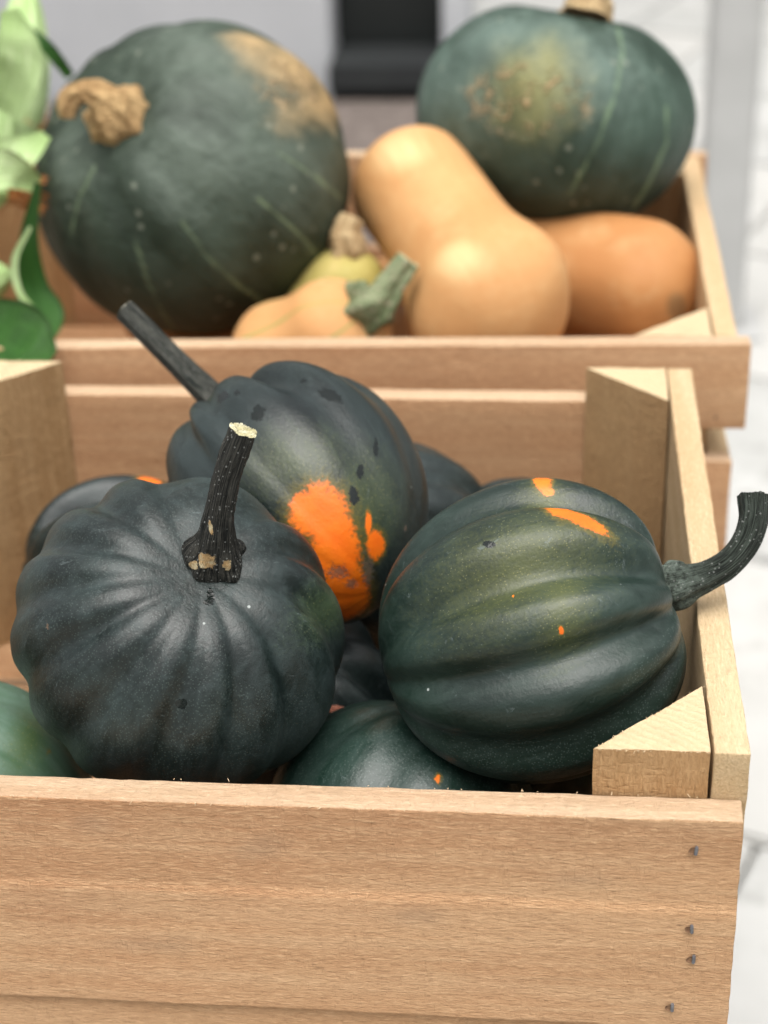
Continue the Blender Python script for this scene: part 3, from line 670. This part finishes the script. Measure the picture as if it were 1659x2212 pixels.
def small(label, c, axis, R, top, bot, skin, seed, stem=0.03, **kw):
    r, m, t = acorn(label, c, axis, R, top, bot, skin, seed=seed, group=HG, **kw)
    if stem:
        z = top * 0.86
        tube('stem', [(0, 0, z - .004), (0, 0, z + .002), (.001, .001, z + .010), (.003, .002, z + stem * .6), (.007, .004, z + stem)], [.0095, .0085, .0055, .0046, .0047], ST_C, r, nseg=30, nring=24, seed=seed)
    return r
# lower layer
small('teal green acorn squash low in the middle by the front board', (-0.130, 0.066, -0.0930), (0.35, 0.5, 0.75), 0.0590, 0.054, 0.058, SK_H, 31, stem=0, ldepth=0.05, blobs={'orange': [(946, 1682, 9, 8, 0)]})
small('pale green acorn squash cut off by the left edge', (-0.322, 0.070, -0.0930), (-0.5, 0.1, 0.8), 0.0590, 0.056, 0.058, SK_I, 33, stem=0, ldepth=0.04, blobs={'pale': [(60, 1600, 60, 120, 0)], 'orange': [(102, 1620, 5, 7, 0)]})
small('black green acorn squash low at the left, behind the slate one', (-0.293, 0.262, -0.0905), (-0.85, -0.3, 0.25), 0.0550, 0.056, 0.058, SK_C, 35, ldepth=0.26, lobes=8, lpow=1.6, stem=0, blobs={'orange': [(322, 1042, 26, 22, 0)]})
small('dark acorn squash low behind the orange patched one', (-0.158, 0.280, -0.0760), (0.85, 0.3, -0.15), 0.0560, 0.060, 0.062, SK_C, 37, stem=0)
small('dark acorn squash whose crown shows behind the green one', (-0.080, 0.272, -0.0900), (0.2, 0.3, 0.9), 0.0560, 0.054, 0.058, SK_A, 39, stem=0)
small('grey green acorn squash wedged between the green one and right board', (-0.074, 0.168, -0.0960), (0.3, -0.9, 0.3), 0.0540, 0.053, 0.055, SK_H, 41, stem=0)
small('dark acorn squash deep in the gap between the three big ones', (-0.192, 0.165, -0.1010), (0.1, -0.4, 0.9), 0.0530, 0.050, 0.053, SK_C, 43, stem=0)

# ================================================================ kabocha squashes
def kabocha(label, center, axis, R, top, bot, skin, roll, seed, blobs, lobes=12, dimple=0.12, stripes=(), hint=None):
    mw = frame(center, axis, roll, hint)
    V, F, u, PH, TH = squash_verts(R, top, bot, lobes, 0.035, 1.2, 220, 120, seed, dimple=dimple, dimw=0.3, ptop=0.86, pbot=0.86, wob=0.03)
    me = pydata('body', V, F)
    dots = []
    for line in stripes:             # thin pale stripes followed over the skin
        for (x0, y0), (x1, y1) in zip(line, line[1:]):
            n = max(2, int(math.hypot(x1 - x0, y1 - y0) / 7))
            dots += [(x0 + (x1 - x0) * k / n, y0 + (y1 - y0) * k / n, 11, 11, 0) for k in range(n + 1)]
    paint(me, mw, {'stripe': dots}, ('stripe',))
    paint(me, mw, blobs)
    root = empty('kabocha_squash', mw); tag(root, label, 'squash', 'kabocha squashes in the back crate')
    link('body', me, skin, root)
    return root, mw, BVHTree.FromPolygons([mw @ Vector(v) for v in V.tolist()], F)
cK = at_y(413, 386, 0.615)
rK, mK, tK = kabocha('big dark kabocha squash with corky stem and tan shoulder, upper left', cK, cdir(-0.55, 0.42, 0.72), 0.1095, 0.094, 0.096, SK_K, 0.3, 51,
    {'orange': [(645, 150, 110, 78, -45), (700, 225, 50, 85, -20), (545, 85, 70, 40, -20)], 'pale': [(480, 140, 380, 190, -30), (640, 330, 230, 190, -30), (150, 350, 110, 150, 0), (420, 350, 250, 180, -20)], 'wet': [(640, 180, 90, 90, -40)]},
    stripes=[[(395, 480), (440, 545), (520, 620), (600, 672)], [(292, 520), (320, 610), (352, 680), (395, 735)], [(205, 360), (170, 430), (150, 520)], [(560, 430), (640, 500), (690, 560)], [(600, 330), (680, 380), (740, 430)]])
p0 = hit_at(tK, 250, 258); iK = mK.inverted()
st = tube('stem', [cp(p0, 22, 8, -.008), cp(p0, 16, 4, .006), cp(p0, 4, -8, .016), cp(p0, -26, -34, .022), cp(p0, -60, -40, .024), cp(p0, -88, -20, .022), cp(p0, -92, 8, .018)],
     [.0215, .0205, .0165, .0092, .0072, .0068, .0050], CORK, rK, nseg=64, nring=60, ridges=7, rdepth=0.10, flare=0.6, seed=12, jit=0.26, inv=iK, capmat=CORK)
cM = at_y(1198, 246, 0.700)
rM, mM, tM = kabocha('teal kabocha squash with a scabby patch on top of the butternuts', cM, cdir(0.16, 0.90, 0.30), 0.0960, 0.074, 0.078, SK_M, 0.5, 57,
    {'orange': [(1150, 180, 120, 130, 0), (1185, 130, 60, 90, 0)], 'pale': [(1130, 80, 380, 170, 0), (960, 220, 150, 200, 0), (1300, 150, 140, 160, 0)], 'wet': [(1130, 215, 190, 100, -8)]},
    stripes=[[(1330, 40), (1345, 110), (1330, 200), (1290, 310), (1230, 420)], [(1440, 230), (1440, 310), (1400, 400), (1370, 450)]])
p0 = at_y(1268, 22, 0.69)
tube('stem', [cp(p0, -3, 14, 0), cp(p0, 0, 0, 0), cp(p0, 4, -20, 0), cp(p0, 12, -60, 0)], [.0175, .0160, .0150, .013], CORK_P, rM, nseg=48, nring=40, ridges=5, rdepth=0.2, seed=15, jit=0.15, inv=mM.inverted(), capmat=CORK_P)

# ================================================================ butternuts and gourds
def butternut(name, label, a, b_, ra, rb, skin, cat='squash', group='butternut squashes in the back crate', seed=1, stem=None, blobs=None, neck=0.45, stripes=0, roll=0.0):
    """a = neck end, b = blossom end (world); ra, rb radii of the neck and the bulb"""
    a, b_ = Vector(a), Vector(b_); L = (b_ - a).length
    mw = frame(a, b_ - a, roll)
    nu, nv = 110, 90; V = []; st = []
    for j in range(nv):
        s = j / (nv - 1); s2 = 0.5 - 0.5 * math.cos(math.pi * s); z = L * s2
        k = 1 / (1 + math.exp(-(s2 - neck) * 15))
        r = ra * (1 - 0.10 * s2) + (rb - ra * 0.9) * k
        ea = min(1, z / (ra * 0.75)); eb = min(1, (L - z) / (rb * 0.95))
        r *= math.sqrt(max(0, 1 - (1 - ea) ** 2)) * math.sqrt(max(0, 1 - (1 - eb) ** 2))
        for i in range(nu):
            th = 2 * math.pi * i / nu
            g = 1 + 0.02 * math.cos(5 * th + seed) * k + 0.03 * math.cos(2 * th + seed * 2)
            bend = 0.10 * ra * math.sin(math.pi * s2)
            V.append((r * g * math.cos(th) + bend, r * g * math.sin(th), z))
            st.append((max(0, 1 - abs(((th * stripes / 6.2832) % 1) - 0.5) * 9) if stripes else 0))
    me = pydata('body', V, grid_faces(nu, nv)); set_attr(me, 'stripe', st)
    paint(me, mw, blobs or {}, ('pale', 'dirt'))
    root = empty(name, mw); tag(root, label, cat, group); link('body', me, skin, root)
    return root, mw
rN, mN = butternut('butternut_squash', 'pale butternut squash lying with its bulb towards the front slat', at_y(852, 352, 0.660), at_y(1110, 752, 0.470), 0.0425, 0.0545, BN, seed=2, blobs={'pale': [(860, 330, 90, 70, 0), (985, 560, 80, 70, 0)]}, neck=0.66)
tube('stem', [(0, 0, .004), (0, 0, -.003), (.001, 0, -.009)], [.010, .0085, .0075], GSTEM, rN, nseg=32, nring=14, seed=18, jit=0.1, capmat=CORK_P)
o, mO = butternut('butternut_squash', 'orange butternut squash lying sideways beneath the teal kabocha', at_y(985, 560, 0.675), at_y(1505, 640, 0.575), 0.0395, 0.0425, BN_O, seed=5, blobs={'dirt': [(1462, 665, 34, 44, 20)]}, neck=0.5)
butternut('butternut_squash', 'butternut squash low by the front slat, mostly hidden', (-0.075, 0.470, -0.106), (0.010, 0.53, -0.104), 0.036, 0.0450, BN, seed=9, neck=0.5)
rP, mP = butternut('striped_squash', 'pale orange squash with thin green stripes and a thick green stem', at_y(800, 668, 0.487), at_y(560, 850, 0.515), 0.0360, 0.0440, BN, seed=6, neck=0.5, group=None, stripes=8, roll=0.4)
tag(rP, group=None)
p0 = at_y(800, 660, 0.485)
tube('stem', [cp(p0, -14, 6, -.004), cp(p0, 6, 2, .004), cp(p0, 24, -8, .006), cp(p0, 48, -44, .008), cp(p0, 82, -92, .010)], [.0150, .0145, .0105, .0078, .0072], GSTEM, rP, nseg=48, nring=40, ridges=5, rdepth=0.3, flare=0.9, seed=21, jit=0.12, inv=mP.inverted(), capmat=simple('pale_cut', (0.45, 0.5, 0.3), (0.55, 0.6, 0.4), 100, 0.8))
rQ, mQ = butternut('gourd', 'small yellow green gourd with a tan stem, behind the striped squash', at_y(752, 536, 0.570), at_y(738, 740, 0.560), 0.028, 0.036, BN_Y, seed=8, neck=0.4, group=None)
p0 = at_y(752, 534, 0.568)
tube('stem', [cp(p0, -2, 18, 0), cp(p0, 0, 0, .004), cp(p0, -6, -26, .006), cp(p0, 8, -60, .006)], [.0115, .0110, .0095, .0075], CORK_P, rQ, nseg=40, nring=30, ridges=5, rdepth=0.3, seed=25, jit=0.2, inv=mQ.inverted(), capmat=CORK_P)
# support layer on the back crate's floor
for k, (a, b_, lb) in enumerate((((-0.345, 0.600, -0.117), (-0.20, 0.590, -0.112), 'orange butternut squash on the crate floor under the dark kabocha'), ((-0.40, 0.72, -0.117), (-0.25, 0.70, -0.110), 'orange butternut squash against the far slat behind the dark kabocha'),
        ((-0.20, 0.62, -0.116), (-0.02, 0.655, -0.108), 'orange butternut squash on the crate floor under the pale butternut'), ((-0.215, 0.735, -0.116), (-0.03, 0.74, -0.110), 'orange butternut squash against the far slat under the teal kabocha'))):
    butternut('butternut_squash', lb, a, b_, 0.036, 0.043, BN_O, seed=30 + k)

# ================================================================ corn
def husk_mat(name, c1, c2, c3):
    t = NT(name); al, le = t.attr('around'), t.attr('along')
    uv = t.node('CombineXYZ', {'X': t.math('MULTIPLY', al, 30.0), 'Y': t.math('MULTIPLY', le, 3.0)}).outputs[0]
    n = t.noise(uv, 1.0, 4, 0.6); c = t.mix(t.ramp(n, 0.38, 0.62), c1, c2); c = t.mix(t.ramp(t.noise(t.obj(), 45, 4, 0.7), 0.55, 0.8, 0, 0.5), c, tuple(x * 0.6 for x in c1)); c = t.mix(t.ramp(le, 0.5, 1.0, 0, 0.5), c, c3)
    return t.out(c, 0.5, t.bump(n, 0.002, 0.8), Specular_IOR_Level=0.35)
HUSK = husk_mat('pale_husk', (0.40, 0.57, 0.23), (0.60, 0.74, 0.40), (0.33, 0.52, 0.15))
LEAF = husk_mat('green_leaf', (0.018, 0.075, 0.008), (0.035, 0.12, 0.016), (0.06, 0.16, 0.03))
SILK = simple('brown_silk', (0.30, 0.10, 0.02), (0.48, 0.20, 0.06), 60, 0.7, 0.003)
def ribbon(name, pts, w, mat, parent, cup=0.25, inv=None, n=40, m=9, normal=None, thick=0.0007):
    P = [Vector(p) for p in crom(pts, n)]; V = []; aro = []; alo = []
    W = crom([[x] for x in w], n)
    nr = Vector(normal) if normal is not None else -CF
    for side in (1, -1):
        for k in range(n):
            t = (P[min(k + 1, n - 1)] - P[max(k - 1, 0)]).normalized(); x = t.cross(nr).normalized(); z = x.cross(t)
            for i in range(m):
                s = 2 * i / (m - 1) - 1; ww = W[k][0]
                V.append(P[k] + x * (s * ww) + z * (-cup * ww * (1 - s * s) + 0.04 * ww * math.sin(k * 0.5 + 2 * s) + side * thick / 2))
                aro.append(abs(s)); alo.append(k / (n - 1))
    q = grid_faces(m, n, False); F = [f[::-1] for f in q] + [tuple(a + n * m for a in f) for f in q]
    for k in range(n - 1):
        for i in (0, m - 1):
            a, b2_ = k * m + i, (k + 1) * m + i
            F.append((a, b2_, b2_ + n * m, a + n * m) if i == 0 else (b2_, a, a + n * m, b2_ + n * m))
    if inv is not None: V = [inv @ v for v in V]
    me = pydata(name, V, F); set_attr(me, 'around', aro); set_attr(me, 'along', alo)
    return link(name, me, mat, parent)
def corn(label, a, b_, r, seed, silk=True, leaves=()):
    a, b_ = Vector(a), Vector(b_); mw = frame(a, b_ - a); L = (b_ - a).length; iv = mw.inverted()
    root = empty('corn_ear', mw); tag(root, label, 'corn', 'ears of corn at the left edge')
    nu, nv = 60, 40; V = []; aro = []; alo = []
    for j in range(nv):
        s = j / (nv - 1); rr = r * (math.sin(math.pi * min(1, 0.08 + 0.92 * s) ** 0.75) ** 0.6 * 0.98 + 0.02)
        for i in range(nu):
            th = 2 * math.pi * i / nu; g = 1 + 0.05 * math.cos(7 * th + 3 * s + seed) + 0.03 * math.cos(13 * th + seed)
            V.append((rr * g * math.cos(th), rr * g * math.sin(th), L * s)); aro.append(abs(2 * i / nu - 1)); alo.append(s)
    me = pydata('husk', V, grid_faces(nu, nv) + [tuple(range(nu))[::-1], tuple(range(nu * (nv - 1), nu * nv))]); set_attr(me, 'around', aro); set_attr(me, 'along', alo)
    link('husk', me, HUSK, root)
    if silk:
        rng = random.Random(seed); V = []; F = []
        for k in range(70):
            d = Vector((rng.gauss(0, .5), rng.gauss(0, .5), 1)).normalized(); p = Vector((rng.gauss(0, .002), rng.gauss(0, .002), L * 0.97))
            for q in range(4):
                p2 = p + d * 0.007; sdv = Vector((rng.gauss(0, 1), rng.gauss(0, 1), 0)).normalized() * 0.0006; i = len(V)
                V += [p - sdv, p + sdv, p2 + sdv, p2 - sdv]; F.append((i, i + 1, i + 2, i + 3)); p = p2; d = (d + Vector((rng.gauss(0, .35), rng.gauss(0, .35), rng.gauss(-.1, .3)))).normalized()
        s = link('silk', pydata('silk', V, F), SILK, root); s['kind'] = 'stuff'
    for pts, wd, mt in leaves:
        ribbon('husk_leaf' if mt is HUSK else 'leaf', pts, wd, mt, root, inv=iv)
    return root
Y = at_y
corn('pale green ear of corn standing highest at the top left corner', Y(20, 330, .64), Y(60, -40, .70), 0.021, 61, True,
     [([Y(60, 60, .66), Y(105, 105, .655), Y(152, 165, .66)], [.002, .0045, .0035], LEAF), ([Y(10, 250, .62), Y(40, 130, .61), Y(20, 20, .62)], [.012, .016, .006], HUSK)])
corn('pale green ear of corn slanting towards the big kabocha', Y(-190, 460, .56), Y(82, 322, .60), 0.020, 63, True, [([Y(-60, 380, .54), Y(30, 335, .54), Y(100, 290, .57)], [.012, .013, .004], HUSK)])
corn('pale green ear of corn with brown silk below the slanting ear', Y(-200, 420, .50), Y(20, 420, .53), 0.019, 65, True, [([Y(-80, 380, .50), Y(10, 365, .50), Y(85, 400, .52)], [.012, .012, .005], HUSK)])
corn('ear of corn wrapped in dark green leaves above the front crate post', Y(-160, 640, .50), Y(25, 590, .50), 0.020, 67, False,
     [([Y(82, 395, .492), Y(62, 520, .488), Y(70, 620, .484), Y(95, 690, .470), Y(88, 750, .445)], [.002, .006, .010, .013, .004], LEAF),
      ([Y(-60, 690, .43), Y(0, 712, .41), Y(60, 735, .394), Y(112, 772, .388)], [.012, .019, .018, .005], LEAF),
      ([Y(65, 490, .480), Y(32, 560, .477), Y(40, 625, .470), Y(75, 675, .462)], [.0012, .0022, .0022, .002], HUSK)])
# bits fallen between the squashes
def crumpled(name, label, cat, p, r, mat, seed):
    n, m = 14, 6; V = []
    for j in range(m):
        for i in range(n):
            a = 6.2832 * i / n; rr = r * (j / (m - 1)) * (1 + 0.35 * mnoise.noise(Vector((math.cos(a) * 1.7, math.sin(a) * 1.7, seed))))
            V.append((rr * math.cos(a), 0.55 * rr * math.sin(a), 0.5 * r * mnoise.noise(Vector((rr * 500, a, seed))) + 0.25 * rr))
    V2 = [(x, y, z - 0.0004) for x, y, z in V]; k = len(V); F = grid_faces(n, m)
    F2 = F + [tuple(q + k for q in f[::-1]) for f in F] + [(n * (m - 1) + i, n * (m - 1) + (i + 1) % n, k + n * (m - 1) + (i + 1) % n, k + n * (m - 1) + i) for i in range(n)]
    o = link(name, pydata(name, V + V2, F2), mat); o.location = p; tag(o, label, cat); return o
crumpled('dried_petal', 'tiny dried reddish petal in the gap beside the slate squash', 'petal', at_y(722, 1536, 0.118), 0.0045, LEAFBIT, 3)
